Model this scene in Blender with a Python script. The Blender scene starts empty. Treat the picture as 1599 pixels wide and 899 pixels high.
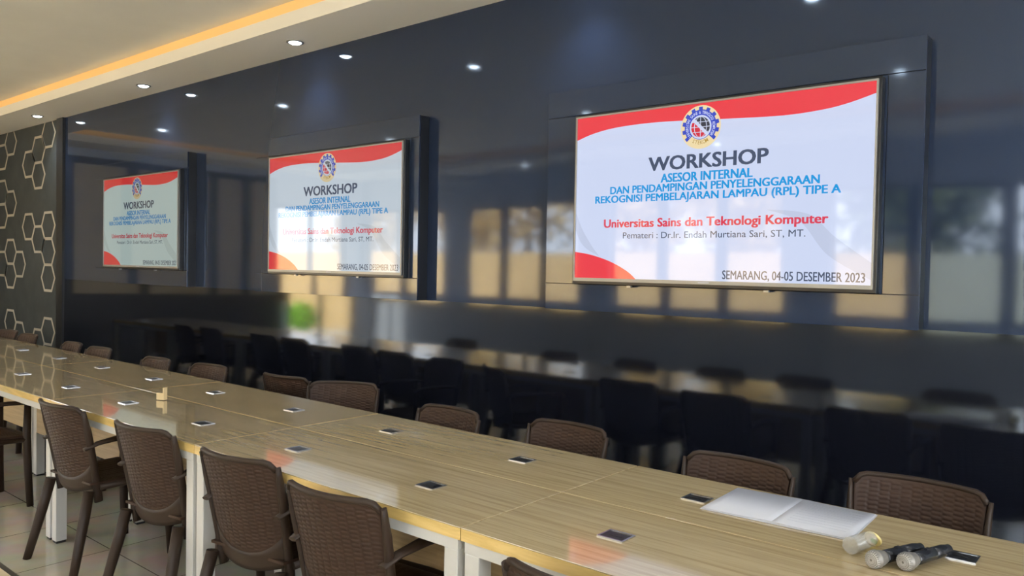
import bpy, bmesh, math, random
from mathutils import Vector, Matrix, Euler
random.seed(7)
sc = bpy.context.scene
COL = sc.collection
PI = math.pi

# ------------------------------------------------------------------ camera
CAM_H = 1.509
F_PX, YAW, PITCH, ROLL = 1230.58, 0.6961, -0.0261, 0.0185
cd = bpy.data.cameras.new('camera')
cd.sensor_fit = 'HORIZONTAL'; cd.sensor_width = 36.0
cd.lens = F_PX * 36.0 / 1599.0
cd.clip_start = 0.05; cd.clip_end = 200
cam = bpy.data.objects.new('camera', cd); COL.objects.link(cam)
fw = Vector((-math.sin(YAW)*math.cos(PITCH), math.cos(YAW)*math.cos(PITCH), math.sin(PITCH)))
r0 = Vector((math.cos(YAW), math.sin(YAW), 0)); u0 = r0.cross(fw)
rr = r0*math.cos(ROLL) + u0*math.sin(ROLL); uu = -r0*math.sin(ROLL) + u0*math.cos(ROLL)
M = Matrix((rr, uu, -fw)).transposed().to_4x4(); M.translation = Vector((0, 0, CAM_H))
cam.matrix_world = M
sc.camera = cam

# ------------------------------------------------------------------ world, sun, exposure
SKY = 11.0
SUN = 30.0
w = bpy.data.worlds.new('sky'); sc.world = w; w.use_nodes = True
bg = w.node_tree.nodes['Background']
bg.inputs[0].default_value = (0.95, 0.98, 1.03, 1); bg.inputs[1].default_value = SKY
sd = bpy.data.lights.new('sun', 'SUN'); sd.energy = SUN; sd.angle = math.radians(1.0); sd.color = (1.0, 0.90, 0.72)
so = bpy.data.objects.new('sun', sd); COL.objects.link(so)
so.rotation_euler = Vector((0.45, -0.75, -0.62)).to_track_quat('-Z', 'Y').to_euler()   # from the room side onto the garden wall
sc.view_settings.view_transform = 'Standard'; sc.view_settings.look = 'None'
sc.view_settings.exposure = 0.0; sc.view_settings.gamma = 1.0
sc.view_settings.use_curve_mapping = False
sc.cycles.max_bounces = 8; sc.cycles.diffuse_bounces = 4; sc.cycles.glossy_bounces = 5
sc.cycles.transparent_max_bounces = 8
sc.cycles.caustics_reflective = False; sc.cycles.caustics_refractive = False
sc.cycles.sample_clamp_indirect = 6.0

# ------------------------------------------------------------------ key dimensions
WALL_Y = 3.588; HEX_Y = 3.588; BOX_Y = 3.50; TV_Y = 3.45
LEDGE = 1.284; SOFFIT = 3.099; CEIL = 3.262
BACK_Y = -2.90; END_X = -12.0; RIGHT_X = 3.3
PANEL_X0 = -9.756
TY0, TYM, TY1 = 1.630, 2.131, 2.613
T_TOP = 0.76

# ------------------------------------------------------------------ materials
def nt(name):
    m = bpy.data.materials.new(name); m.use_nodes = True
    return m, m.node_tree, m.node_tree.nodes['Principled BSDF']
def mat(name, col, rough=0.5, metal=0.0, ior=1.5, coat=0.0, emit=None, estr=0.0, var=0.0, vscale=8.0, bump=0.0, bscale=60.0):
    m, t, p = nt(name)
    p.inputs['Base Color'].default_value = (*col, 1); p.inputs['Roughness'].default_value = rough
    p.inputs['Metallic'].default_value = metal; p.inputs['IOR'].default_value = ior
    p.inputs['Coat Weight'].default_value = coat; p.inputs['Coat Roughness'].default_value = 0.05
    if emit: p.inputs['Emission Color'].default_value = (*emit, 1); p.inputs['Emission Strength'].default_value = estr
    if var or bump:
        tc = t.nodes.new('ShaderNodeTexCoord')
    if var:
        n = t.nodes.new('ShaderNodeTexNoise'); n.inputs['Scale'].default_value = vscale; n.inputs['Detail'].default_value = 4
        t.links.new(tc.outputs['Object'], n.inputs['Vector'])
        r = t.nodes.new('ShaderNodeValToRGB')
        r.color_ramp.elements[0].color = (*[c*(1-var) for c in col], 1); r.color_ramp.elements[0].position = .3
        r.color_ramp.elements[1].color = (*[min(1, c*(1+var)) for c in col], 1); r.color_ramp.elements[1].position = .7
        t.links.new(n.outputs['Fac'], r.inputs['Fac']); t.links.new(r.outputs['Color'], p.inputs['Base Color'])
    if bump:
        n2 = t.nodes.new('ShaderNodeTexNoise'); n2.inputs['Scale'].default_value = bscale; n2.inputs['Detail'].default_value = 3
        t.links.new(tc.outputs['Object'], n2.inputs['Vector'])
        b = t.nodes.new('ShaderNodeBump'); b.inputs['Strength'].default_value = bump; b.inputs['Distance'].default_value = 0.01
        t.links.new(n2.outputs['Fac'], b.inputs['Height']); t.links.new(b.outputs['Normal'], p.inputs['Normal'])
    return m

def mat_black_gloss(name, base=(0.017, 0.028, 0.062), rough=0.06, wav=0.012, ior=1.66):
    m, t, p = nt(name)
    p.inputs['Base Color'].default_value = (*base, 1)
    p.inputs['Roughness'].default_value = rough; p.inputs['IOR'].default_value = ior
    p.inputs['Specular Tint'].default_value = (0.78, 0.88, 1.0, 1)
    tc = t.nodes.new('ShaderNodeTexCoord')
    n = t.nodes.new('ShaderNodeTexNoise'); n.inputs['Scale'].default_value = 1.3; n.inputs['Detail'].default_value = 1
    t.links.new(tc.outputs['Object'], n.inputs['Vector'])
    b = t.nodes.new('ShaderNodeBump'); b.inputs['Strength'].default_value = wav; b.inputs['Distance'].default_value = 0.1
    t.links.new(n.outputs['Fac'], b.inputs['Height']); t.links.new(b.outputs['Normal'], p.inputs['Normal'])
    return m

def mat_wood(name, c0, c1, rough=0.12, coat=0.9, scale=(1.2, 34, 34), off=0.0):
    m, t, p = nt(name)
    tc = t.nodes.new('ShaderNodeTexCoord'); mp = t.nodes.new('ShaderNodeMapping')
    mp.inputs['Scale'].default_value = scale; mp.inputs['Location'].default_value = (off, off*1.7, 0)
    t.links.new(tc.outputs['Object'], mp.inputs['Vector'])
    n = t.nodes.new('ShaderNodeTexNoise'); n.inputs['Scale'].default_value = 1.6; n.inputs['Detail'].default_value = 6
    n.inputs['Roughness'].default_value = .62; n.inputs['Distortion'].default_value = .5
    t.links.new(mp.outputs[0], n.inputs['Vector'])
    r = t.nodes.new('ShaderNodeValToRGB')
    r.color_ramp.elements[0].color = (*c0, 1); r.color_ramp.elements[0].position = .33
    r.color_ramp.elements[1].color = (*c1, 1); r.color_ramp.elements[1].position = .60
    t.links.new(n.outputs['Fac'], r.inputs['Fac']); t.links.new(r.outputs['Color'], p.inputs['Base Color'])
    p.inputs['Roughness'].default_value = rough; p.inputs['Coat Weight'].default_value = coat; p.inputs['Coat Roughness'].default_value = .04
    return m

def mat_glass(name, tint=(1, 1, 1), refl=0.06, haze=0.0):
    m = bpy.data.materials.new(name); m.use_nodes = True; t = m.node_tree
    t.nodes.remove(t.nodes['Principled BSDF'])
    tr = t.nodes.new('ShaderNodeBsdfTransparent'); tr.inputs[0].default_value = (*tint, 1)
    g = t.nodes.new('ShaderNodeBsdfGlossy'); g.inputs['Roughness'].default_value = .02
    mx = t.nodes.new('ShaderNodeMixShader'); mx.inputs[0].default_value = refl
    t.links.new(tr.outputs[0], mx.inputs[1]); t.links.new(g.outputs[0], mx.inputs[2])
    out = mx
    if haze:
        df = t.nodes.new('ShaderNodeBsdfDiffuse'); df.inputs[0].default_value = (.85, .85, .84, 1)
        m2 = t.nodes.new('ShaderNodeMixShader'); m2.inputs[0].default_value = haze
        t.links.new(mx.outputs[0], m2.inputs[1]); t.links.new(df.outputs[0], m2.inputs[2]); out = m2
    t.links.new(out.outputs[0], t.nodes['Material Output'].inputs['Surface'])
    return m

def mat_floor():
    m, t, p = nt('floor tile')
    tc = t.nodes.new('ShaderNodeTexCoord')
    mp = t.nodes.new('ShaderNodeMapping'); t.links.new(tc.outputs['Object'], mp.inputs['Vector'])
    br = t.nodes.new('ShaderNodeTexBrick'); br.offset = 0
    br.inputs['Scale'].default_value = 1.0; br.inputs['Brick Width'].default_value = .6; br.inputs['Row Height'].default_value = .6
    br.inputs['Mortar Size'].default_value = .003
    br.inputs['Color1'].default_value = (.50, .45, .36, 1); br.inputs['Color2'].default_value = (.55, .495, .40, 1)
    br.inputs['Mortar'].default_value = (.14, .12, .09, 1)
    t.links.new(mp.outputs[0], br.inputs['Vector'])
    n = t.nodes.new('ShaderNodeTexNoise'); n.inputs['Scale'].default_value = 5; n.inputs['Detail'].default_value = 6
    t.links.new(tc.outputs['Object'], n.inputs['Vector'])
    mx = t.nodes.new('ShaderNodeMixRGB'); mx.blend_type = 'MULTIPLY'; mx.inputs[0].default_value = .5
    t.links.new(br.outputs['Color'], mx.inputs[1]); t.links.new(n.outputs['Color'], mx.inputs[2])
    t.links.new(mx.outputs[0], p.inputs['Base Color'])
    p.inputs['Roughness'].default_value = .12
    return m

M_BLACK = mat_black_gloss('black gloss panel')  # lifted, bluish base stands in for veiling haze over the wall
M_BLACKSHADE = mat_black_gloss('black gloss panel shaded', (.006, .007, .012), .07)  # darker copy for the lower panel; shade put into the base colour
M_BOXSIDE = mat('black panel edge', (.012, .014, .02), .35)
M_DARKTRIM = mat('dark trim', (.014, .015, .017), .4)
M_HEXWALL = mat('charcoal wall finish', (.066, .076, .080), .6, ior=1.25, var=.12, vscale=5, bump=.05, bscale=150)
M_HEX = mat('ivory hexagon trim', (.52, .48, .41), .45)
M_CEIL = mat('ceiling paint', (.82, .82, .76), .8, var=.03, vscale=2)
M_SOFFIT = mat('soffit paint', (.88, .87, .82), .75)
M_WALLPAINT = mat('wall paint blued for haze', (.60, .66, .76), .8)  # blue tone carries a bluish haze into the black wall's reflection
M_BEIGE = mat('beige partition panel', (.55, .47, .34), .5, var=.06, vscale=3)
M_FRAME = mat('dark window frame', (.03, .032, .038), .4)
M_PANE = mat_glass('window glass')
M_FLOOR = mat_floor()
M_FLOOR2 = mat('pale beige floor strip', (.62, .50, .31), .35, var=.08, vscale=6)
M_JOINT = mat('dark floor joint', (.05, .042, .032), .5)
M_WOOD = mat_wood('table wood laminate', (.40, .295, .15), (.54, .42, .235))
M_EDGE = mat_wood('table edge band', (.62, .42, .13), (.78, .56, .21), rough=.35, coat=.1, scale=(3, 20, 20))
M_MODESTY = mat_wood('table modesty board', (.34, .24, .115), (.46, .33, .17), rough=.35, coat=.1)
M_WHITE = mat('white steel frame', (.60, .59, .56), .35)
M_RUBBER = mat('black rubber foot', (.02, .02, .02), .6)
M_SILVER = mat('brushed metal', (.62, .63, .64), .22, metal=1.0)
M_LID = mat('black metal lid', (.022, .023, .026), .22, metal=.3)
M_RATTAN = mat('brown rattan plastic', (.040, .0205, .013), .50, ior=1.36, var=.12, vscale=20)
M_CHAIR = mat('brown chair plastic', (.030, .0175, .011), .48, ior=1.38, var=.08, vscale=12)
M_TVBLACK = mat('black television shell', (.012, .014, .018), .3)
M_TVBEZEL = mat('grey television bezel', (.34, .34, .33), .35, metal=.3)
M_PAPER = mat('white paper', (.50, .51, .56), .7)
M_COVER = mat('white paper cover', (.45, .45, .48), .6)
M_INK = mat('faint pencil rule', (.36, .38, .45), .7)
M_GRILLE = mat('silver microphone grille', (.24, .225, .20), .5, metal=.4)
M_WIRE = mat('grey grille wire', (.55, .53, .50), .35, metal=.6)
M_MICBODY = mat('black microphone body', (.014, .015, .018), .18)
M_CLEAR = mat_glass('clear plastic', (.97, .97, .95), .12, .16)
M_YELLOW = mat('pale yellow lid', (.74, .62, .26), .5)
M_GREENMARK = mat('lime green mark', (.36, .55, .06), .5)
M_CARD = mat('beige folded card', (.72, .58, .34), .6)
M_GROUND = mat('garden ground', (.55, .50, .40), .9, var=.15, vscale=1)
M_GWALL = mat('garden boundary plaster', (.68, .48, .22), .85, var=.08, vscale=1.2)
M_GWALL2 = mat('grey green garden plaster', (.36, .38, .31), .85, var=.10, vscale=1.2)
M_LEAF = mat('leaf green', (.10, .13, .045), .6, var=.3, vscale=3)
M_LEAF2 = mat('dry leaf green', (.58, .42, .16), .6, var=.3, vscale=3)
M_LIME = mat('lime shrub leaf', (.30, .62, .03), .6, var=.2, vscale=6)
M_BARK = mat('tree bark', (.10, .075, .05), .9)
M_COVE = mat('warm cove diffuser', (.6, .42, .2), .6, emit=(1.0, .50, .13), estr=.50)
M_LAMP = mat('cool white lamp lens', (.9, .9, .9), .4, emit=(.80, .92, 1.0), estr=40.0)
M_LAMPRIM = mat('lamp rim', (.30, .31, .33), .3, metal=.6)

# ------------------------------------------------------------------ mesh helpers
def bx(bm, x0, y0, z0, x1, y1, z1, mi=0, bev=0.0):
    vs = [bm.verts.new(p) for p in ((x0,y0,z0),(x1,y0,z0),(x1,y1,z0),(x0,y1,z0),(x0,y0,z1),(x1,y0,z1),(x1,y1,z1),(x0,y1,z1))]
    fs = []
    for q in ((3,2,1,0),(4,5,6,7),(0,1,5,4),(1,2,6,5),(2,3,7,6),(3,0,4,7)):
        f = bm.faces.new([vs[i] for i in q]); f.material_index = mi; fs.append(f)
    if bev:
        es = list({e for f in fs for e in f.edges})
        bmesh.ops.bevel(bm, geom=es, offset=bev, segments=2, affect='EDGES', profile=.5)
    return vs
def ngon(bm, pts, mi=0):
    f = bm.faces.new([bm.verts.new(p) for p in pts]); f.material_index = mi; return f
def tube(bm, pts, rad, n=10, mi=0, cap=True, squash=None):
    """tube through pts; rad number or list; squash=(sx,sy) flattens the section"""
    pts = [Vector(p) for p in pts]; rings = []
    rads = rad if isinstance(rad, (list, tuple)) else [rad]*len(pts)
    prev = None
    for i, p in enumerate(pts):
        if i == 0: d = pts[1]-p
        elif i == len(pts)-1: d = p-pts[i-1]
        else: d = (pts[i+1]-p).normalized() + (p-pts[i-1]).normalized()
        d.normalize()
        ref = prev if prev is not None else (Vector((0, 1, 0)) if abs(d.y) < .9 else Vector((0, 0, 1)))
        a = (ref - d*ref.dot(d)).normalized(); b = d.cross(a); prev = a
        sx, sy = squash or (1, 1)
        rings.append([bm.verts.new(p + (a*math.cos(2*PI*k/n)*sx + b*math.sin(2*PI*k/n)*sy)*rads[i]) for k in range(n)])
    for A, B in zip(rings, rings[1:]):
        for k in range(n):
            f = bm.faces.new((A[k], A[(k+1) % n], B[(k+1) % n], B[k])); f.material_index = mi; f.smooth = True
    if cap:
        bm.faces.new(rings[0][::-1]).material_index = mi; bm.faces.new(rings[-1]).material_index = mi
    return rings
def lathe(bm, prof, n=24, mi=0, mtx=None, smooth=True):
    """prof: (radius, height) pairs about Z"""
    mtx = mtx or Matrix.Identity(4); rings = []
    for r, z in prof:
        rings.append([bm.verts.new(mtx @ Vector((r*math.cos(2*PI*k/n), r*math.sin(2*PI*k/n), z))) for k in range(n)])
    for A, B in zip(rings, rings[1:]):
        for k in range(n):
            f = bm.faces.new((A[k], A[(k+1) % n], B[(k+1) % n], B[k])); f.material_index = mi; f.smooth = smooth
    bm.faces.new(rings[0][::-1]).material_index = mi; bm.faces.new(rings[-1]).material_index = mi
def obj(name, bm, mats, parent=None, loc=None, bevel=0.0, recalc=True):
    if recalc: bmesh.ops.recalc_face_normals(bm, faces=bm.faces)
    me = bpy.data.meshes.new(name); bm.to_mesh(me); bm.free()
    for m in (mats if isinstance(mats, (list, tuple)) else [mats]): me.materials.append(m)
    o = bpy.data.objects.new(name, me); COL.objects.link(o)
    if parent: o.parent = parent
    if loc: o.location = loc
    if bevel:
        md = o.modifiers.new('bevel', 'BEVEL'); md.width = bevel; md.segments = 2; md.limit_method = 'ANGLE'
    return o
def tag(o, label, cat, group=None, kind=None):
    o['label'] = label; o['category'] = cat
    if group: o['group'] = group
    if kind: o['kind'] = kind
    return o
def thing(name, label, cat, loc=(0, 0, 0), rz=0.0, group=None):
    o = bpy.data.objects.new(name, None); COL.objects.link(o); o.location = loc; o.rotation_euler = (0, 0, rz)
    o.empty_display_size = .1
    return tag(o, label, cat, group)
def struct(name, bm, mats, parent=None, bevel=0.0):
    o = obj(name, bm, mats, parent, bevel=bevel)
    if parent is None: o['kind'] = 'structure'
    return o
def dup(root, loc, rz, label, group=None):
    r = root.copy(); COL.objects.link(r); r.location = loc; r.rotation_euler = (0, 0, rz); r['label'] = label
    if group: r['group'] = group
    for ch in list(root.children):
        c = ch.copy(); COL.objects.link(c); c.parent = r
        for g in list(ch.children):
            d = g.copy(); COL.objects.link(d); d.parent = c
    return r
B = bmesh.new

# ------------------------------------------------------------------ the room shell
b = B(); bx(b, END_X-.2, 1.36, -.15, RIGHT_X+.2, WALL_Y+.25, 0); bx(b, END_X-.2, BACK_Y-.2, -.15, RIGHT_X+.2, 1.36, -.004)
FLOOR = struct('floor', b, M_FLOOR)
b = B(); bx(b, END_X, .45, -.004, RIGHT_X, 1.335, .0); struct('trim_1', b, M_FLOOR2)
b = B(); bx(b, END_X, 1.335, -.004, RIGHT_X, 1.36, .001); struct('trim_2', b, M_JOINT)

# TV wall: upper panel wall, lower panel slightly tilted, hex wall
b = B(); bx(b, PANEL_X0, WALL_Y, LEDGE, RIGHT_X, WALL_Y+.2, SOFFIT+.4); struct('wall_front', b, M_BLACK)
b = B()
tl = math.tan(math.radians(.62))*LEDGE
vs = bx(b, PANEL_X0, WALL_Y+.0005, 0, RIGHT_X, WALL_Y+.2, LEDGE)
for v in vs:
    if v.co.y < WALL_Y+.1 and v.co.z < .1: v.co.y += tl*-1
struct('wall_front_lower', b, M_BLACKSHADE)
b = B(); bx(b, PANEL_X0, WALL_Y-.028, 0, PANEL_X0+.17, WALL_Y+.01, SOFFIT); struct('trim_3', b, M_DARKTRIM)
b = B(); bx(b, END_X, HEX_Y, 0, PANEL_X0, HEX_Y+.2, SOFFIT+.4); HEXW = struct('wall_hexagon', b, M_HEXWALL)
# hexagon line pattern (stretched honeycomb)
SX, SZ, FL, RN = .306, .151, .212, .094
hexes = {0: [2.963, 1.898, 1.59, 1.289, .66], 1: [2.80, 2.50, 1.741, .51], 2: [2.651, 1.895], 3: [1.437, .56],
         4: [2.967, 2.199, 1.588, 1.289, .696], 5: [2.804, 2.348, 2.052, 1.437], 6: [2.96, 1.60, 1.29], }
b = B(); LW = .0145
for c, zs in hexes.items():
    cx = -10.066 - c*SX
    for k, cz in enumerate(zs):
        P = [(-FL/2, SZ), (FL/2, SZ), (FL/2+RN, 0), (FL/2, -SZ), (-FL/2, -SZ), (-FL/2-RN, 0)]
        outer = [(x*(1+LW/.17), z*(1+LW/SZ)) for x, z in P]; inner = [(x*(1-LW/.17), z*(1-LW/SZ)) for x, z in P]
        y0 = HEX_Y-.0015-.00015*((c*5+k) % 5)
        zt = SOFFIT-.001
        vo = [b.verts.new((cx+x, y0, min(cz+z, zt))) for x, z in outer]; vi = [b.verts.new((cx+x, y0, min(cz+z, zt))) for x, z in inner]
        wo = [b.verts.new((cx+x, HEX_Y, min(cz+z, zt))) for x, z in outer]; wi = [b.verts.new((cx+x, HEX_Y, min(cz+z, zt))) for x, z in inner]
        for i in range(6):
            j = (i+1) % 6
            b.faces.new((vo[i], vo[j], vi[j], vi[i])); b.faces.new((vo[j], vo[i], wo[i], wo[j])); b.faces.new((vi[i], vi[j], wi[j], wi[i]))
o = struct('hexagon_outline', b, M_HEX, HEXW); o['label'] = 'ivory honeycomb line pattern'

# ceiling: tray, cove and dropped soffits
SOFF_Y = 3.11; OPP_Y = -1.85; TRAY_X = -11.3
b = B(); bx(b, END_X-.2, BACK_Y-.2, CEIL, RIGHT_X+.2, WALL_Y+.2, CEIL+.15); struct('ceiling', b, M_CEIL)
b = B()
bx(b, END_X, SOFF_Y, SOFFIT, RIGHT_X, WALL_Y, SOFFIT+.093)
bx(b, END_X, BACK_Y, SOFFIT, RIGHT_X, OPP_Y, SOFFIT+.093)
bx(b, END_X, OPP_Y, SOFFIT, TRAY_X, SOFF_Y, SOFFIT+.093)
struct('ceiling_soffit', b, M_SOFFIT)
b = B()
bx(b, TRAY_X-.006, SOFF_Y+.006, SOFFIT+.093, RIGHT_X, SOFF_Y+.03, CEIL)
bx(b, TRAY_X-.006, OPP_Y-.03, SOFFIT+.093, RIGHT_X, OPP_Y-.006, CEIL)
bx(b, TRAY_X-.03, OPP_Y-.006, SOFFIT+.093, TRAY_X-.006, SOFF_Y+.006, CEIL)
o = obj('cove_light', b, M_COVE); tag(o, 'warm orange cove light strip recessed along the ceiling soffit', 'ceiling light')

# window wall behind the camera
SILL, HEAD = .95, 2.55
bays = [(-11.9, -10.05), (-9.51, -6.96), (-6.35, -3.78), (-3.18, -.50), (.10, 2.78)]
b = B()
bx(b, END_X, BACK_Y-.18, 0, RIGHT_X, BACK_Y, SILL); bx(b, END_X, BACK_Y-.18, HEAD, RIGHT_X, BACK_Y, CEIL+.1)
xs = [END_X] + [v for p in bays for v in p] + [RIGHT_X]
for i in range(0, len(xs), 2): bx(b, xs[i], BACK_Y-.18, SILL, xs[i+1], BACK_Y, HEAD)
struct('wall_window', b, M_WALLPAINT)
for n, (x0, x1) in enumerate(bays):
    np_ = 3 if x1-x0 > 2 else 2
    mw = .155; f = B(); yb, yf = BACK_Y-.12, BACK_Y-.05
    bx(f, x0, yb, SILL, x1, yf, SILL+.05); bx(f, x0, yb, HEAD-.05, x1, yf, HEAD)
    bx(f, x0, yb, SILL+.05, x0+.03, yf, HEAD-.05); bx(f, x1-.03, yb, SILL+.05, x1, yf, HEAD-.05)
    pw = (x1-x0-.06-mw*(np_-1))/np_; px = x0+.03; spans = []
    for k in range(np_):
        spans.append((px, px+pw)); px += pw
        if k < np_-1: bx(f, px, yb, SILL+.05, px+mw, yf, HEAD-.05); px += mw
    wo_ = struct('window_%d' % (n+1), f, M_FRAME)
    for (p0, p1) in spans:
        g = B(); bx(g, p0, BACK_Y-.088, SILL+.05, p1, BACK_Y-.082, HEAD-.05); obj('pane', g, M_PANE, wo_)
# end wall: dark-framed beige partition panels and a glazed door to the garden
DY0, DY1, DH = -2.55, -1.0, 2.55
b = B()
bx(b, END_X-.18, DY1, 0, END_X, WALL_Y, CEIL+.1); bx(b, END_X-.18, BACK_Y, 0, END_X, DY0, CEIL+.1); bx(b, END_X-.18, DY0, DH, END_X, DY1, CEIL+.1)
struct('wall_left', b, M_WALLPAINT)
b = B(); f = B()
muls = [3.45, 2.65, 1.57, .45, -.15, -.90]
for a_, c_ in zip(muls, muls[1:]):
    bx(b, END_X, c_+.06, 1.05, END_X+.02, a_-.06, 2.88)
for y in muls: bx(f, END_X, y-.07, .95, END_X+.05, y+.07, 2.98)
for a_, c_ in zip(muls, muls[1:]):
    bx(f, END_X, c_+.07, 2.88, END_X+.05, a_-.07, 2.98); bx(f, END_X, c_+.07, .95, END_X+.05, a_-.07, 1.05)
fo = struct('window_6', f, M_FRAME); obj('infill_panel', b, M_BEIGE, fo)
b = B(); bx(b, END_X, -.84, 0, END_X+.04, WALL_Y, .95); struct('trim_4', b, M_DARKTRIM)
f = B()
for y in (DY0, (DY0+DY1)/2-.04, DY1-.08): bx(f, END_X-.12, y, .002, END_X-.05, y+.08, DH)
for z in (.002, DH-.08):
    bx(f, END_X-.12, DY0+.08, z, END_X-.05, (DY0+DY1)/2-.04, z+.08); bx(f, END_X-.12, (DY0+DY1)/2+.04, z, END_X-.05, DY1-.08, z+.08)
do = struct('door_1', f, M_FRAME)
for y0, y1 in ((DY0+.08, (DY0+DY1)/2-.04), ((DY0+DY1)/2+.04, DY1-.08)):
    g = B(); bx(g, END_X-.088, y0, .082, END_X-.082, y1, DH-.08); obj('pane', g, M_PANE, do)
b = B()
RW0, RW1 = -2.3, 3.0
bx(b, RIGHT_X, BACK_Y, 0, RIGHT_X+.18, WALL_Y+.2, .8); bx(b, RIGHT_X, BACK_Y, 2.7, RIGHT_X+.18, WALL_Y+.2, CEIL+.1)
bx(b, RIGHT_X, BACK_Y, .8, RIGHT_X+.18, RW0, 2.7); bx(b, RIGHT_X, RW1, .8, RIGHT_X+.18, WALL_Y+.2, 2.7)
struct('wall_right', b, M_WALLPAINT)
f = B(); yy = [RW0+(RW1-RW0)*k/4 for k in range(5)]
bx(f, RIGHT_X+.05, RW0, .8, RIGHT_X+.12, RW1, .85); bx(f, RIGHT_X+.05, RW0, 2.65, RIGHT_X+.12, RW1, 2.7)
for y in yy: bx(f, RIGHT_X+.05, max(y-.04, RW0), .85, RIGHT_X+.12, min(y+.04, RW1), 2.65)
fo = struct('window_7', f, M_FRAME)  # unseen window, added to bring more daylight into the room
for a_, c_ in zip(yy, yy[1:]):
    g = B(); bx(g, RIGHT_X+.082, a_+.04, .85, RIGHT_X+.088, c_-.04, 2.65); obj('pane', g, M_PANE, fo)

# ------------------------------------------------------------------ garden outside the windows
b = B(); bx(b, -30, -30, -.3, 14, BACK_Y-.18, -.12); bx(b, -30, BACK_Y-.18, -.3, END_X-.2, 6, -.12); struct('ground_outside', b, M_GROUND)
b = B(); bx(b, -26, -7.2, -.12, -3.1, -7.0, 1.86); struct('wall_garden', b, M_GWALL)
b = B(); bx(b, -3.1, -7.25, -.12, 12, -7.05, 1.86); struct('wall_garden_grey', b, M_GWALL2)
def foliage(bm, c, rad, n, size, flat=1.0):
    for _ in range(n):
        d = Vector((random.gauss(0, 1), random.gauss(0, 1), random.gauss(0, 1))).normalized() * (rad*random.random()**.4)
        d.z *= flat; p = Vector(c)+d
        e = Euler((random.uniform(0, 6.3), random.uniform(0, 6.3), random.uniform(0, 6.3))).to_matrix()
        s = size*random.uniform(.6, 1.3)
        ngon(bm, [p+e@Vector(v)*s for v in ((-1, 0, 0), (0, -.45, .1), (1, 0, 0), (0, .45, .1))])
tree_spots = [(-19.5, -9.2, 5.4, 1, 'leftmost'), (-16.2, -9.8, 4.6, 1, ''), (-13.0, -9.0, 5.2, 1, ''), (-10.0, -10.2, 4.4, 1, ''), (-7.0, -9.1, 4.7, 1, ''), (-3.45, -9.4, 5.6, 0, ''), (1.3, -9.2, 5.2, 0, ''), (6.6, -9.8, 5.4, 0, '')]
tree_lab = ['dry-leaved tall tree behind the garden wall beyond the far end of the room', 'dry-leaved low tree beyond the garden wall near the far corner', 'dry-leaved tree beyond the garden wall opposite the farthest television',
            'brownish low tree beyond the garden wall opposite the middle television', 'dry-leaved tree beyond the garden wall between middle and nearest televisions', 'tall dense green tree beyond the garden wall opposite the nearest television',
            'dense green tree beyond the garden wall reflected at the right edge', 'rightmost green tree beyond the garden wall']
for (x, y, h, k, _), lab in zip(tree_spots, tree_lab):
    t = thing('tree', lab, 'tree', (x, y, -.12), 0, 'trees beyond the garden wall')
    q = B(); tube(q, [(0, 0, 0), (.05, .05, h*.35), (.1, 0, h*.7)], [.16, .12, .05], 8); obj('trunk', q, M_BARK, t)
    q = B()
    for _i in range(7 if k else 15):
        a = random.uniform(0, 6.3); rr_ = random.uniform(.2, 1.2)
        foliage(q, (math.cos(a)*rr_, math.sin(a)*rr_*.7, h*random.uniform(.42, .88)), h*.20, 150, .17)
    obj('foliage', q, (M_LEAF2 if k else M_LEAF), t, recalc=False)
t = thing('shrub', 'bright lime green shrub outside the glazed door', 'shrub', (-13.5, -2.35, -.12))
q = B(); tube(q, [(0, 0, 0), (0, 0, .6)], [.03, .02], 6); obj('stem', q, M_BARK, t)
q = B(); foliage(q, (0, 0, .70), .30, 300, .09); obj('foliage', q, M_LIME, t, recalc=False)

# ------------------------------------------------------------------ black backing boxes behind the televisions
boxes = [(-2.682, -.779, 'black glossy backing panel behind the nearest television', 0), (-5.60, -3.721, 'black glossy backing panel behind the middle television', 1), (-8.572, -6.674, 'black glossy backing panel behind the farthest television', 2)]
TVC = [(-1.700, 1.8827), (-4.577, 1.8827), (-7.497, 1.8827)]
TW, TH = 1.498, .8427
BTOP = 2.475
for x0, x1, lab, k in boxes:
    t = thing('backing_panel', lab, 'wall panel', ((x0+x1)/2, WALL_Y, LEDGE), 0, 'black backing panels behind the televisions')
    ox, oy, oz = (x0+x1)/2, WALL_Y, LEDGE; g = .0012
    cx, cz = TVC[k]; l, r, lo, hi = cx-TW/2-.03, cx+TW/2+.03, cz-TH/2-.035, cz+TH/2+.03
    yb = BOX_Y+.012
    q = B(); bx(q, x0-ox+.001, yb-oy, .001, x1-ox-.001, -.0005, BTOP-oz-.001); obj('panel_body', q, M_BOXSIDE, t)
    for nm, (a0, z0, a1, z1) in (('upper_board', (x0, hi+g, x1, BTOP)), ('lower_board', (x0, LEDGE, x1, lo-g)),
                                 ('side_board', (x0, lo+g, l-g, hi-g)), ('side_board', (r+g, lo+g, x1, hi-g)), ('centre_board', (l+g, lo+g, r-g, hi-g))):
        q = B(); bx(q, a0-ox, BOX_Y-oy, z0-oz, a1-ox, yb-oy, z1-oz); obj(nm, q, M_BLACK, t, bevel=.0012)

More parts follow.
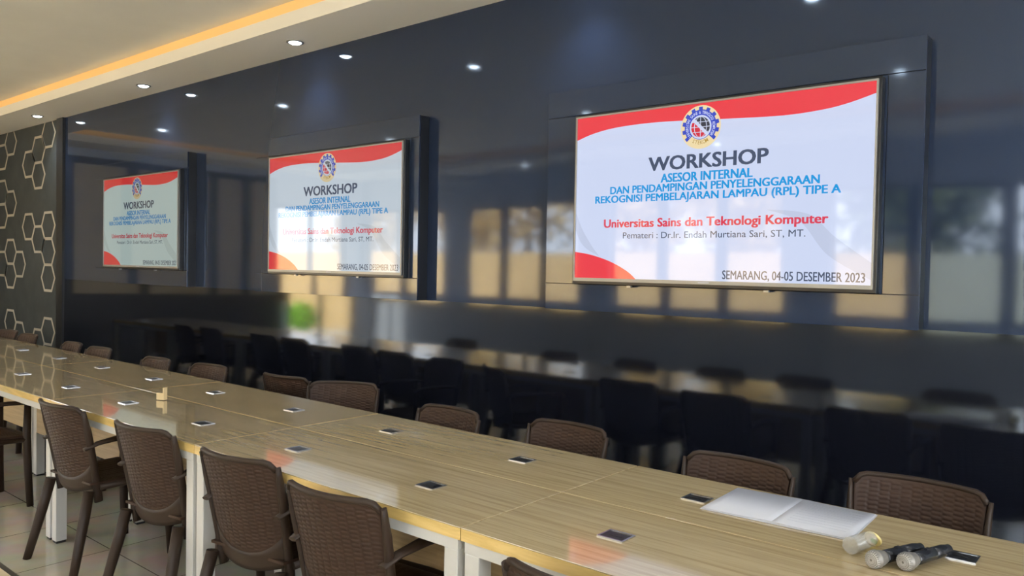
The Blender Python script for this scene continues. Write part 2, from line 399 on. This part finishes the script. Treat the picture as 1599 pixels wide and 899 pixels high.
# ------------------------------------------------------------------ television slide
def text_bm(s, bold=0.0):
    cu = bpy.data.curves.new('t', 'FONT'); cu.body = s; cu.size = 1.0; cu.offset = bold; cu.resolution_u = 3
    o = bpy.data.objects.new('t', cu); COL.objects.link(o)
    bpy.context.view_layer.update()
    dg = bpy.context.evaluated_depsgraph_get()
    me = bpy.data.meshes.new_from_object(o.evaluated_get(dg))
    vs = [tuple(v.co[:2]) for v in me.vertices]; fs = [tuple(p.vertices) for p in me.polygons]
    bpy.data.objects.remove(o); bpy.data.curves.remove(cu); bpy.data.meshes.remove(me)
    return vs, fs
def smooth_curve(pts, n=8):
    out = []
    for i in range(len(pts)-1):
        p0, p1, p2, p3 = pts[max(i-1, 0)], pts[i], pts[i+1], pts[min(i+2, len(pts)-1)]
        for k in range(n):
            t = k/n
            out.append(tuple(.5*((2*p1[j])+(-p0[j]+p2[j])*t+(2*p0[j]-5*p1[j]+4*p2[j]-p3[j])*t*t+(-p0[j]+3*p1[j]-3*p2[j]+p3[j])*t**3) for j in (0, 1)))
    out.append(tuple(pts[-1])); return out
# material slots: 0 white 1 red 2 grey swoosh 3 dark text 4 blue text 5 red text 6 gear blue 7 pale yellow 8 gold 9 logo red 10 logo dark
def slide_mesh():
    bm = B(); A0 = TW/TH
    def P(u, v, l): return ((u-.5)*TW, -l*.00022, (.5-v)*TH)
    def poly(pts, mi, l): 
        f = ngon(bm, [P(u, v, l) for u, v in pts], mi); return f
    def strip(A, C, mi, l):
        a = [bm.verts.new(P(u, v, l)) for u, v in A]; c = [bm.verts.new(P(u, v, l)) for u, v in C]
        for i in range(len(a)-1):
            f = bm.faces.new((a[i], a[i+1], c[i+1], c[i])); f.material_index = mi
    poly([(0, 0), (1, 0), (1, 1), (0, 1)], 0, 0)
    cr = smooth_curve([(0, .136), (.071, .102), (.171, .080), (.327, .078), (.537, .100), (.734, .119), (.852, .112), (.926, .093), (1, .059)])
    strip(cr, [(u, 0) for u, v in cr], 1, 1)
    cb = smooth_curve([(0, .837), (.071, .857), (.15, .898), (.216, .954), (.25, 1.0)])
    strip(cb, [(u, 1) for u, v in cb], 1, 1)
    a1 = smooth_curve([(.70, .61), (.822, .64), (.90, .76), (1, .89)]); a2 = smooth_curve([(.70, .612), (.80, .68), (.88, .85), (1, .975)])
    strip(a1, a2, 2, 1)
    a1 = smooth_curve([(0, .59), (.03, .70), (.07, .80), (.10, .86)]); a2 = smooth_curve([(0, .70), (.02, .77), (.05, .82), (.10, .862)])
    strip(a1, a2, 2, 1)
    def text(s, u0, u1, vt, vb, mi, bold=0.0, caps=True, l=2):
        vs, fs = text_bm(s)
        x0 = min(v[0] for v in vs); x1 = max(v[0] for v in vs); CH = .729   # cap height of the built-in font
        e = bold*(vb-vt)/CH/A0
        for k, (du, dv) in enumerate(((0, 0), (-e, -e*.7), (e, -e*.7), (-e, e*.7), (e, e*.7)) if bold else ((0, 0),)):
            nv = [bm.verts.new(P(u0+e+(x-x0)/(x1-x0)*(u1-u0-2*e)+du, vb-(y/CH)*(vb-vt)+dv, l+.1*k)) for x, y in vs]
            for f in fs:
                try: bm.faces.new([nv[i] for i in f]).material_index = mi
                except ValueError: pass
    text('WORKSHOP', .290, .700, .277, .360, 3, .034)
    text('ASESOR INTERNAL', .337, .652, .379, .431, 4, .036)
    text('DAN PENDAMPINGAN PENYELENGGARAAN', .142, .853, .438, .484, 4, .036)
    text('REKOGNISI PEMBELAJARAN LAMPAU (RPL) TIPE A', .081, .913, .492, .537, 4, .036)
    text('Universitas Sains dan Teknologi Komputer', .119, .880, .636, .688, 5, .036)
    text('Pemateri : Dr.Ir. Endah Murtiana Sari, ST, MT.', .197, .816, .717, .756, 3, .004)
    text('SEMARANG, 04-05 DESEMBER 2023', .561, .984, .936, .986, 3, .012)
    # emblem
    cu, cv = .4755, .133; A = TW/TH
    def C(rho, ang): return (cu+rho*math.sin(ang)/A*1.0, cv-rho*math.cos(ang))
    R1 = .098
    def disc(r, mi, l, n=48): poly([C(r, -2*PI*k/n) for k in range(n)], mi, l)
    disc(.122, 7, 2)
    teeth = 14; pts = []
    for k in range(teeth):
        a0 = 2*PI*k/teeth
        for da, r in ((-.5, R1), (-.27, R1), (-.22, R1+.016), (.22, R1+.016), (.27, R1)):
            pts.append(C(r, -(a0+da*2*PI/teeth)))
    poly(pts, 6, 3)
    # gold banner arc at the bottom of the ring
    def arc(r0, r1, a0, a1, mi, l, n=20):
        strip([C(r0, a0+(a1-a0)*k/n) for k in range(n+1)], [C(r1, a0+(a1-a0)*k/n) for k in range(n+1)], mi, l)
    arc(.070, .122, PI*.74, PI*1.26, 7, 4)
    disc(.067, 0, 5)
    # globe halves: dark upper right, red lower left, with a white diagonal band and a white graticule
    rg = .057
    def half(a_mid, mi):
        seg = [C(rg, a_mid-PI/2+.16+(PI-.32)*k/24) for k in range(25)]; poly(seg, mi, 6)
    half(PI*.25, 10); half(PI*1.25, 9)
    for mrd in (-.66, 0, .66):
        pl = [(cu+rg*mrd*math.cos(t)/A, cv-rg*math.sin(t)) for t in [(-PI/2+PI*k/14) for k in range(15)]]
        strip([(u-.0011, v) for u, v in pl], [(u+.0011, v) for u, v in pl], 0, 7)
    for lt in (-.5, 0, .5):
        hw = rg*math.sqrt(1-lt*lt)/A
        poly([(cu-hw, cv-lt*rg-.0018), (cu+hw, cv-lt*rg-.0018), (cu+hw, cv-lt*rg+.0018), (cu-hw, cv-lt*rg+.0018)], 0, 7)
    d = (.7071, .7071)   # band from upper left to lower right
    def dp(s, o): return (cu+(s*.7071+o*.7071)/A, cv+(s*.7071-o*.7071))
    poly([dp(-.064, -.009), dp(.064, -.009), dp(.064, .009), dp(-.064, .009)], 0, 8)
    def ring_text(s, r, a0, a1, h, mi, flip=False):
        n = len(s)
        for i, ch in enumerate(s):
            if ch == ' ': continue
            a = a0+(a1-a0)*(i+.5)/n
            vs, fs = text_bm(ch, .01)
            xc = (min(v[0] for v in vs)+max(v[0] for v in vs))/2
            sc_ = h/.729; nv = []
            for x, y in vs:
                lx = (x-xc)*sc_*.85; ly = (y-.36)*sc_
                if flip: rx, ry = -lx, -ly
                else: rx, ry = lx, ly
                # tangent and radial axes
                px = (r+ry)*math.sin(a)+rx*math.cos(a); py = (r+ry)*math.cos(a)-rx*math.sin(a)
                nv.append(bm.verts.new(P(cu+px/A, cv-py, 9)))
            for f in fs:
                try: bm.faces.new([nv[i] for i in f]).material_index = mi
                except ValueError: pass
    ring_text('UNIVERSITAS SAINS & TEKNOLOGI KOMPUTER', .0825, -PI*.72, PI*.72, .017, 0)
    ring_text('STEKOM', .086, PI*1.18, PI*.82, .022, 8, True)
    return bm
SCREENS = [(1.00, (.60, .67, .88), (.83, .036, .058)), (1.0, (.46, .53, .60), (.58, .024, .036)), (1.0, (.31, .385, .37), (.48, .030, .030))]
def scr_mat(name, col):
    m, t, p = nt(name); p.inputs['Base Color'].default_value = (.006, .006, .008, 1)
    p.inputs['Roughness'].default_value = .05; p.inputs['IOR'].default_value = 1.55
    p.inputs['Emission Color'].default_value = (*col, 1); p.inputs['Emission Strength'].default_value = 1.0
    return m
slide0 = None
tv_labels = ['nearest and largest-looking television on the right, showing the workshop slide', 'middle television of the three, workshop slide crossed by window glare', 'farthest, smallest-looking television beside the charcoal hexagon wall']
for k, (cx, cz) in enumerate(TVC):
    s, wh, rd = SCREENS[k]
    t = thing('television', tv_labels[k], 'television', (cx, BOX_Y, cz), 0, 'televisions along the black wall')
    q = B(); ol, orr, ob, ot = -TW/2-.020, TW/2+.020, -TH/2-.034, TH/2+.019
    bx(q, ol, TV_Y-BOX_Y+.008, ob, orr, -.0005, ot); obj('shell', q, M_TVBLACK, t, bevel=.003)
    q = B(); yb0, yb1 = TV_Y-BOX_Y-.003, TV_Y-BOX_Y+.008; e = .0075
    bx(q, -TW/2-e, yb0, TH/2, TW/2+e, yb1, TH/2+e); bx(q, -TW/2-e, yb0, -TH/2-.017, TW/2+e, yb1, -TH/2)
    bx(q, -TW/2-e, yb0, -TH/2, -TW/2, yb1, TH/2); bx(q, TW/2, yb0, -TH/2, TW/2+e, yb1, TH/2)
    bz = obj('bezel', q, M_TVBEZEL, t)
    q = B(); bx(q, -.028, yb0-.001, -TH/2-.012, .028, yb0, -TH/2-.005); obj('badge', q, M_PAPER, bz)
    q = B(); bx(q, -TW/2, TV_Y-BOX_Y+.004, -TH/2, TW/2, TV_Y-BOX_Y+.008, TH/2); obj('backing_plate', q, M_TVBLACK, t)
    for fx in (-.42, .30):
        q = B(); bx(q, fx-.012, TV_Y-BOX_Y+.012, ob-.010, fx+.012, TV_Y-BOX_Y+.03, ob); obj('mounting_foot', q, M_LAMPRIM, t)
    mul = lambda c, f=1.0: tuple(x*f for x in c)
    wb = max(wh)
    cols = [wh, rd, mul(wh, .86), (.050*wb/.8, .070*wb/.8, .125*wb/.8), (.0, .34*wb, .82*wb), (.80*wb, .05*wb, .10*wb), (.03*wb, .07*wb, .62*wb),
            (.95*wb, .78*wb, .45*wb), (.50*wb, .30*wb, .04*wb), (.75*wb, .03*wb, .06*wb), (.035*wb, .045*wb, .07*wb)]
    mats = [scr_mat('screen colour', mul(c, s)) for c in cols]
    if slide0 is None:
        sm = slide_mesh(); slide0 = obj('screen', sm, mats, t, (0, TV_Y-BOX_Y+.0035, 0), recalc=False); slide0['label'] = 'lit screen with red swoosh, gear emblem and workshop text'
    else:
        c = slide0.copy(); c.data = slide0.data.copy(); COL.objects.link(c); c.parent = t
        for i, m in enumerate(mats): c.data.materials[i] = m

# ------------------------------------------------------------------ conference tables
L = 1.5055; X0 = -1.543
def make_table():
    t = thing('conference_table', '', 'table', (0, 0, 0), 0, 'white-framed wood conference tables joined in two rows')
    W2, D2 = L/2-.002, .2435
    q = B(); bx(q, -W2, -D2, T_TOP-.004, W2, D2, T_TOP); 
    obj('tabletop', q, M_WOOD, t, bevel=.0015)
    q = B(); bx(q, -W2, -D2, T_TOP-.038, W2, D2, T_TOP-.004); obj('edge_band', q, M_EDGE, t)
    q = B(); r0_, r1_ = T_TOP-.072, T_TOP-.038; i = .012; s = .055
    bx(q, -W2+i, -D2+.004, r0_, W2-i, -D2+.004+.03, r1_); bx(q, -W2+i, D2-.034, r0_, W2-i, D2-.004, r1_)
    bx(q, -W2+i, -D2+.034, r0_, -W2+i+s, D2-.034, r1_); bx(q, W2-i-s, -D2+.034, r0_, W2-i, D2-.034, r1_)
    obj('frame', q, M_WHITE, t)
    for sx in (-1, 1):
        for sy in (-1, 1):
            q = B(); a = sx*(W2-i); c = sx*(W2-i-s); e0 = sy*(D2-.004); e1 = sy*(D2-.004-s)
            bx(q, min(a, c), min(e0, e1), .012, max(a, c), max(e0, e1), r0_); lg = obj('leg', q, M_WHITE, t, bevel=.003)
            q = B(); bx(q, min(a, c)+.004, min(e0, e1)+.004, 0, max(a, c)-.004, max(e0, e1)-.004, .012); obj('foot', q, M_RUBBER, lg)
    for sx in (-1, 1):
        q = B(); gx, hw, hd = sx*.382, .042, .036
        # frame ring around the opening
        z0, z1 = T_TOP, T_TOP+.0035
        bx(q, gx-hw, -hd, z0, gx+hw, -hd+.006, z1); bx(q, gx-hw, hd-.006, z0, gx+hw, hd, z1)
        bx(q, gx-hw, -hd+.006, z0, gx-hw+.006, hd-.006, z1); bx(q, gx+hw-.006, -hd+.006, z0, gx+hw, hd-.006, z1)
        cbx = obj('cable_box', q, M_SILVER, t)
        q = B(); bx(q, gx-hw+.006, -hd+.006, z0, gx+hw-.006, hd-.006, z0+.0022)
        bx(q, gx-.018, -.006, z0+.0022, gx+.018, .004, z0+.0030); obj('lid', q, M_LID, cbx)
    return t
tbl = make_table()
near_lab = ['wood-topped table nearest the camera in the room-side row, right end', 'room-side table behind the nearest two pulled-up chairs, second from the right', 'room-side table with the small beige card, third from the right',
            'room-side table fourth from the right, cut by the left picture edge', 'room-side table fifth from the right, near the far left', 'room-side table sixth from the right, far end of the row', 'last room-side table at the far end of the room']
far_lab = ['wall-side table carrying the open notebook and microphones', 'wall-side table second from the right, beside the notebook table', 'wall-side table third from the right, opposite the middle television',
           'wall-side table fourth from the right, beyond the beige card', 'wall-side table fifth from the right, opposite the farthest television', 'wall-side table sixth from the right, near the hexagon wall', 'last wall-side table in front of the hexagon wall']
YN, YF = (TY0+TYM)/2, (TYM+TY1)/2
first = True
for row, (yy, labs) in enumerate(((YN, near_lab), (YF, far_lab))):
    for k in range(7):
        loc = (X0 + L/2 - k*L, yy - .0009 + .0018*row, 0)
        if first: tbl.location = loc; tbl['label'] = labs[k]; first = False
        else: dup(tbl, loc, 0, labs[k])
# modesty boards under the room-side row
for k in range(7):
    q = B(); cx = X0+L/2-k*L
    bx(q, -L/2+.08, -.009, -.19, L/2-.08, .009, .19)
    o = obj('modesty_board', q, M_MODESTY); o.location = (cx, TYM-.06, .498)
    tag(o, ['wooden modesty board under the room-side table nearest the camera', 'wooden modesty board under the second room-side table from the right', 'wooden modesty board under the third room-side table from the right', 'wooden modesty board under the fourth room-side table from the right', 'wooden modesty board under the fifth room-side table from the right', 'wooden modesty board under the sixth room-side table from the right', 'wooden modesty board under the last room-side table'][k], 'modesty board', 'wooden modesty boards under the tables')

# ------------------------------------------------------------------ rattan-pattern armchairs
def sheet(bm, fn, nu, nv, thick, mi=0):
    """closed curved sheet; fn(u,v)->(point, normal, displacement)"""
    F_, K_ = [], []
    for j in range(nv+1):
        a, c = [], []
        for i in range(nu+1):
            p, n, d = fn(i/nu, j/nv)
            a.append(bm.verts.new(p+n*(thick/2+d))); c.append(bm.verts.new(p-n*(thick/2+d)))
        F_.append(a); K_.append(c)
    for j in range(nv):
        for i in range(nu):
            for g, rev in ((F_, 0), (K_, 1)):
                q = (g[j][i], g[j][i+1], g[j+1][i+1], g[j+1][i])
                f = bm.faces.new(q[::-1] if rev else q); f.smooth = True; f.material_index = mi
    for i in range(nu):
        bm.faces.new((F_[0][i], K_[0][i], K_[0][i+1], F_[0][i+1])); bm.faces.new((F_[nv][i+1], K_[nv][i+1], K_[nv][i], F_[nv][i]))
    for j in range(nv):
        bm.faces.new((F_[j+1][0], K_[j+1][0], K_[j][0], F_[j][0])); bm.faces.new((F_[j][nu], K_[j][nu], K_[j+1][nu], F_[j+1][nu]))
CT = .81                                             # chair height
def back_w(z):                                       # half width of the back at height z
    t = (z-.36)/(CT-.36); return .186 + .026*t
def back_y(x, z):                                    # recline plus concave bow
    t = (z-.40)/(CT-.40); return -.190 - .075*t - .02*t*t + .055*(x/.21)**2
def weave(s, r, cw=.033, rp=.0148, amp=.0042):
    c = s/cw; col = math.floor(c); fc = c-col
    ph = .5 if col % 2 else 0.0
    v = abs(math.sin(PI*(r/rp+ph)))**.45
    e = min(fc, 1-fc)*2
    return amp*v*(min(1, e*4.0)) - .0016
def make_chair():
    t = thing('armchair', '', 'chair', (0, 0, 0), 0)
    # woven back: rounded top corners, U-shaped bottom
    def top(x):
        a = abs(x)/back_w(CT); return CT-.008 - (.045*max(0, (a-.80)/.20)**2.2 if a > .8 else 0) + .006*(1-a*a)*0 
    def bot(x):
        a = abs(x)/.19; return .44 + .085*min(1, a)**2.6
    def fn(u, v):
        # x across between the stiles
        xx = (u*2-1)
        zt = top(xx*.205); zb = bot(xx*.185); z = zb+(zt-zb)*v
        x = xx*(back_w(z)-.006)
        p = Vector((x, back_y(x, z), z))
        n = Vector((-(.11*x/.0441), 1, .2)).normalized()
        d = weave(x+.5, z) if .035 < v < .955 and abs(xx) < .95 else .0016
        return p, n, d
    q = B(); sheet(q, fn, 90, 132, .006); obj('backrest', q, M_RATTAN, t)
    # moulded frame: stiles with rolled top edge and the plain apron under the weave
    q = B()
    zs = [.34+(CT-.022-.34)*k/14 for k in range(15)]
    for s in (-1, 1):
        pts = [(s*(back_w(z)+.004), back_y(back_w(z), z), z) for z in zs]
        tube(q, pts, [.021]*3+[.018]*9+[.015, .013, .011], 10, squash=(1.0, .62))
    xs_ = [-.205+.41*k/22 for k in range(23)]
    tube(q, [(x, back_y(x, top(x))-.002, top(x)+.004) for x in xs_], .0105, 8)
    def fa(u, v):
        xx = u*2-1; x = xx*.190
        zt = bot(x)+.004
        zb = .375 + .035*xx*xx; z = zb+(zt-zb)*v
        return Vector((x, back_y(x, z)-.001, z)), Vector((-(.11*x/.0441), 1, .15)).normalized(), 0
    sheet(q, fa, 16, 4, .012)
    obj('back_frame', q, M_CHAIR, t)
    # woven seat
    def fs(u, v):
        x = (u*2-1)*(.205+.02*v); y = -.185+.40*v
        z = .432-.014*math.sin(PI*u)*math.sin(PI*v)-.02*max(0, (v-.85)/.15)**2
        d = weave(x+.5, y+.5) if .06 < u < .94 and .06 < v < .94 else .001
        return Vector((x, y, z)), Vector((0, 0, 1)), d
    q = B(); sheet(q, fs, 56, 56, .008); obj('seat', q, M_RATTAN, t)
    q = B(); tube(q, [(-.196, -.14, .412), (-.212, .0, .415), (-.214, .19, .41), (-.16, .222, .41), (0, .228, .41), (.16, .222, .41), (.214, .19, .41), (.212, 0, .415), (.196, -.14, .412)], .022, 8, squash=(.8, 1.0)); obj('seat_rim', q, M_CHAIR, t)
    for s in (-1, 1):
        q = B(); tube(q, [(s*.194, -.186, .40), (s*.208, -.218, .26), (s*.223, -.252, .12), (s*.236, -.282, 0)], [.026, .026, .023, .020], 10, squash=(1.0, .78)); obj('leg', q, M_CHAIR, t)
        q = B(); tube(q, [(s*.216, .205, .625), (s*.216, .200, .42), (s*.222, .205, .2), (s*.230, .215, 0)], [.020, .025, .023, .020], 10, squash=(1.0, .8)); obj('leg', q, M_CHAIR, t)
        q = B(); tube(q, [(s*.202, -.215, .605), (s*.208, -.15, .628), (s*.217, -.05, .640), (s*.221, .10, .640), (s*.218, .20, .634), (s*.214, .232, .618)], [.014, .018, .023, .025, .023, .014], 10, squash=(.55, 1.25)); obj('armrest', q, M_CHAIR, t)
    return t
ch = make_chair(); placed = [False]
def chair(x, y, rz, label, group):
    if not placed[0]:
        ch.location = (x, y, 0); ch.rotation_euler = (0, 0, rz); ch['label'] = label; ch['group'] = group; placed[0] = True; return ch
    return dup(ch, (x, y, 0), rz, label, group)
D = math.radians
GN = 'brown rattan chairs along the room side of the tables'; GF = 'brown rattan chairs along the wall side of the tables'
near = [(-1.03, 1.70, 3, 'brown rattan armchair whose back tip peeks in at the bottom picture edge'),
        (-2.0, 1.745, 5, 'large brown rattan armchair in front, fully seen back nearest the camera'),
        (-2.63, 1.79, 7, 'brown rattan armchair directly behind the frontmost one on the room side'),
        (-3.365, 1.79, 6, 'brown rattan armchair on the room side just left of the double white table legs'),
        (-4.15, 1.76, 4, 'brown rattan armchair with splayed rear legs, leftmost whose whole back is seen'),
        (-5.52, 1.57, 2, 'dark armchair cut by the left picture edge, only arm and legs seen')]
for x, y, a, lab in near: chair(x, y, D(a), lab, GN)
far = [(-.632, 2.68, 180, 'rattan armchair at far right, behind the table beyond the microphones'),
       (-1.222, 2.55, 178, 'rattan armchair half hidden behind the open notebook'),
       (-2.05, 2.625, 179, 'rattan armchair behind the cross seam, third from the right on the wall side'),
       (-2.70, 2.525, 177, 'rattan armchair below the gap between the nearest and middle televisions'),
       (-3.59, 2.72, 212, 'narrow-looking turned rattan armchair, right of the one with an arm showing'),
       (-4.26, 3.10, 6, 'rattan armchair turned to face the wall with its arm end showing'),
       (-4.94, 2.527, 182, 'rattan armchair left of the one turned to the wall'),
       (-5.54, 2.45, 178, 'rattan armchair below the farthest television, right one'),
       (-6.48, 2.45, 180, 'rattan armchair below the left edge of the farthest television'),
       (-7.02, 2.45, 176, 'rattan armchair just right of the dark corner strip'),
       (-8.02, 2.46, 180, 'rattan armchair in front of the hexagon wall, right one of two'),
       (-8.57, 2.475, 183, 'rattan armchair in front of the hexagon wall, leftmost on the wall side')]
for x, y, a, lab in far: chair(x, y, D(a), lab, GF)

# ------------------------------------------------------------------ things on the tables
# open notebook
nb = thing('notebook', 'open white notebook lying on the wall-side table before a rattan chair', 'notebook', (-.896, 2.438, T_TOP+.0006), D(2))
def page(side):
    q = B(); n = 10; W_, H_ = .222, .148
    rows = []
    for i in range(n+1):
        x = W_*i/n; z = .0065+.004*math.exp(-x/.02)*(1 if i else .2) - .002*(i/n)
        rows.append((side*x, z))
    top_ = [[q.verts.new((x, sy*H_, z)) for x, z in rows] for sy in (-1, 1)]
    bot_ = [[q.verts.new((x, sy*H_, .0015)) for x, z in rows] for sy in (-1, 1)]
    for i in range(n):
        q.faces.new((top_[0][i], top_[0][i+1], top_[1][i+1], top_[1][i])).smooth = True
        q.faces.new((bot_[0][i], bot_[1][i], bot_[1][i+1], bot_[0][i+1]))
        for g, h in ((top_[0], bot_[0]), (top_[1], bot_[1])): q.faces.new((g[i], h[i], h[i+1], g[i+1]))
    for i in (0, n): q.faces.new((top_[0][i], top_[1][i], bot_[1][i], bot_[0][i]))
    return q
lp = obj('page_block', page(-1), M_PAPER, nb); rp = obj('page_block', page(1), M_PAPER, nb)
q = B(); bx(q, -.226, -.151, 0, .226, .151, .0014); obj('cover', q, M_COVER, nb)
q = B()
for k in range(9): bx(q, .03, .11-.026*k, .0072, .20, .1106-.026*k, .0076)
obj('writing_lines', q, M_INK, rp)

# microphones
def microphone(loc, rz, label):
    t = thing('microphone', label, 'microphone', loc, rz, 'handheld microphones on the table')
    X90 = Matrix.Rotation(-PI/2, 4, 'X') @ Matrix.Rotation(PI, 4, 'X')
    # axis along +Y local, head at the origin end pointing to -Y
    mt = Matrix.Translation((0, 0, .0285)) @ Matrix.Rotation(D(-90), 4, 'X') @ Matrix.Rotation(D(0), 4, 'Z')
    tilt = Matrix.Rotation(D(2.2), 4, 'X')
    q = B()
    lathe(q, [(.004, 0), (.017, .0006), (.0240, .0032), (.0268, .0085), (.0272, .016), (.0288, .018), (.0288, .024), (.0268, .026), (.0240, .046), (.0195, .062)], 36, 0, mt); g = obj('grille', q, M_GRILLE, t)
    # radial and ring wires on the face of the grille
    q = B()
    for rr_ in (.006, .011, .016, .021):
        zf = {.006: .0001, .011: .0003, .016: .0005, .021: .0020}[rr_]
        tube(q, [mt @ Vector((rr_*math.cos(a*PI/12), rr_*math.sin(a*PI/12), zf)) for a in range(25)], .0012, 5, cap=False)
    for a in range(24):
        ca, sa = math.cos(a*PI/12), math.sin(a*PI/12)
        tube(q, [mt @ Vector((ca*r_, sa*r_, z_)) for r_, z_ in ((.004, 0), (.017, .0004), (.0240, .0030), (.0270, .0088))], .0008, 4)
    obj('wire_mesh', q, M_WIRE, g)
    q = B(); lathe(q, [(.0185, .0625), (.0205, .066), (.0205, .10), (.0200, .155), (.0185, .157), (.0185, .161), (.0198, .163), (.0190, .215), (.0165, .232), (.0150, .235), (.0150, .248), (.012, .252)], 28, 0, mt); bd = obj('handle', q, M_MICBODY, t)
    q = B(); bx(q, -.006, .120, .0285+.0195, .006, .140, .0285+.0225); obj('switch', q, M_LID, bd)
    t.scale = (.82, .82, .82)
    return t
def dirrot(dx, dy): return math.atan2(-dx, dy)
microphone((-.562, 2.113, T_TOP), dirrot(.076, .20), 'silver-headed black microphone lying left of its twin, partly behind it')
microphone((-.497, 2.152, T_TOP), dirrot(.068, .20), 'silver-headed black microphone in front, right of its twin')

# small clear tumbler on its side with a pale yellow lid
t = thing('plastic_cup', 'small clear plastic cup on its side with yellow lid marked lime green', 'cup', (-.620, 2.245, T_TOP), dirrot(.04, .16))
mt = Matrix.Translation((0, -.06, .024)) @ Matrix.Rotation(D(-90), 4, 'X')
q = B(); lathe(q, [(.0235, 0), (.0235, .001), (.021, .075), (.0205, .10), (.019, .10), (.0195, .075), (.0222, .002)], 24, 0, mt); obj('cup_body', q, M_CLEAR, t)
q = B(); mt2 = Matrix.Translation((0, .052, .020)) @ Matrix.Rotation(D(-62), 4, 'X')
lathe(q, [(.022, -.002), (.0235, 0), (.0235, .004), (.021, .006)], 28, 0, mt2); ld = obj('lid', q, M_YELLOW, t)
q = B(); lathe(q, [(.010, -.0032), (.010, -.0022)], 14, 0, mt2 @ Matrix.Translation((.003, .003, 0))); obj('green_mark', q, M_GREENMARK, ld)

# little beige folded card standing on the third room-side table
t = thing('folded_card', 'tiny beige folded card standing on a cable box', 'card', (-4.135, 2.035, T_TOP+.0035), D(20))
q = B(); bx(q, -.035, -.003, 0, .009, .003, .036); obj('card_front', q, M_CARD, t)
q = B(); bx(q, .009, -.004, 0, .015, .022, .066); obj('card_back', q, M_CARD, t)

# ------------------------------------------------------------------ recessed downlights
def downlight(x, y, z, label, group, energy):
    t = thing('downlight', label, 'ceiling light', (x, y, z), 0, group)
    q = B(); lathe(q, [(.062, 0), (.062, -.006), (.048, -.008), (.044, -.004), (.044, 0)], 28); obj('rim', q, M_LAMPRIM, t)
    q = B(); lathe(q, [(.043, -.001), (.043, -.004), (.030, -.013), (.010, -.017)], 24); obj('lens', q, M_LAMP, t)
    if energy:
        ld_ = bpy.data.lights.new('bulb', 'SPOT'); ld_.energy = energy; ld_.color = (.82, .92, 1.0); ld_.spot_size = D(110); ld_.spot_blend = .8; ld_.shadow_soft_size = .04
        lo = bpy.data.objects.new('bulb', ld_); COL.objects.link(lo); lo.parent = t; lo.location = (0, 0, -.03)
    return t
G1 = 'downlights in the soffit along the black wall'
for x, lab in ((-9.75, 'downlight in the soffit farthest left, near the hexagon wall'), (-7.22, 'downlight in the soffit, middle of the three in view'), (-4.885, 'downlight in the soffit nearest the top of the picture'), (-2.45, 'soffit downlight above the nearest television, out of the frame'), (0.0, 'soffit downlight right of the nearest television, out of the frame')):
    downlight(x, 3.362, SOFFIT, lab, G1, 20)
for i, x in enumerate((-1.81, -4.74, -7.63, -10.4)):
    downlight(x, 2.08, CEIL, ['nearest', 'second', 'third', 'fourth'][i]+' downlight of the ceiling row above the tables, seen mirrored in the black wall', 'ceiling downlights above the tables', 45)
for i, x in enumerate((-1.84, -5.1, -8.4)):
    downlight(x, -.35, CEIL, ['nearest', 'second', 'third'][i]+' downlight of the ceiling row behind the camera, seen mirrored in the black wall', 'ceiling downlights behind the camera', 60)
for i, x in enumerate((-4.4, -7.69, -10.1)):
    downlight(x, -2.30, SOFFIT, ['nearest', 'second', 'third'][i]+' downlight in the soffit over the windows, seen mirrored in the black wall', 'downlights in the window soffit', 25)
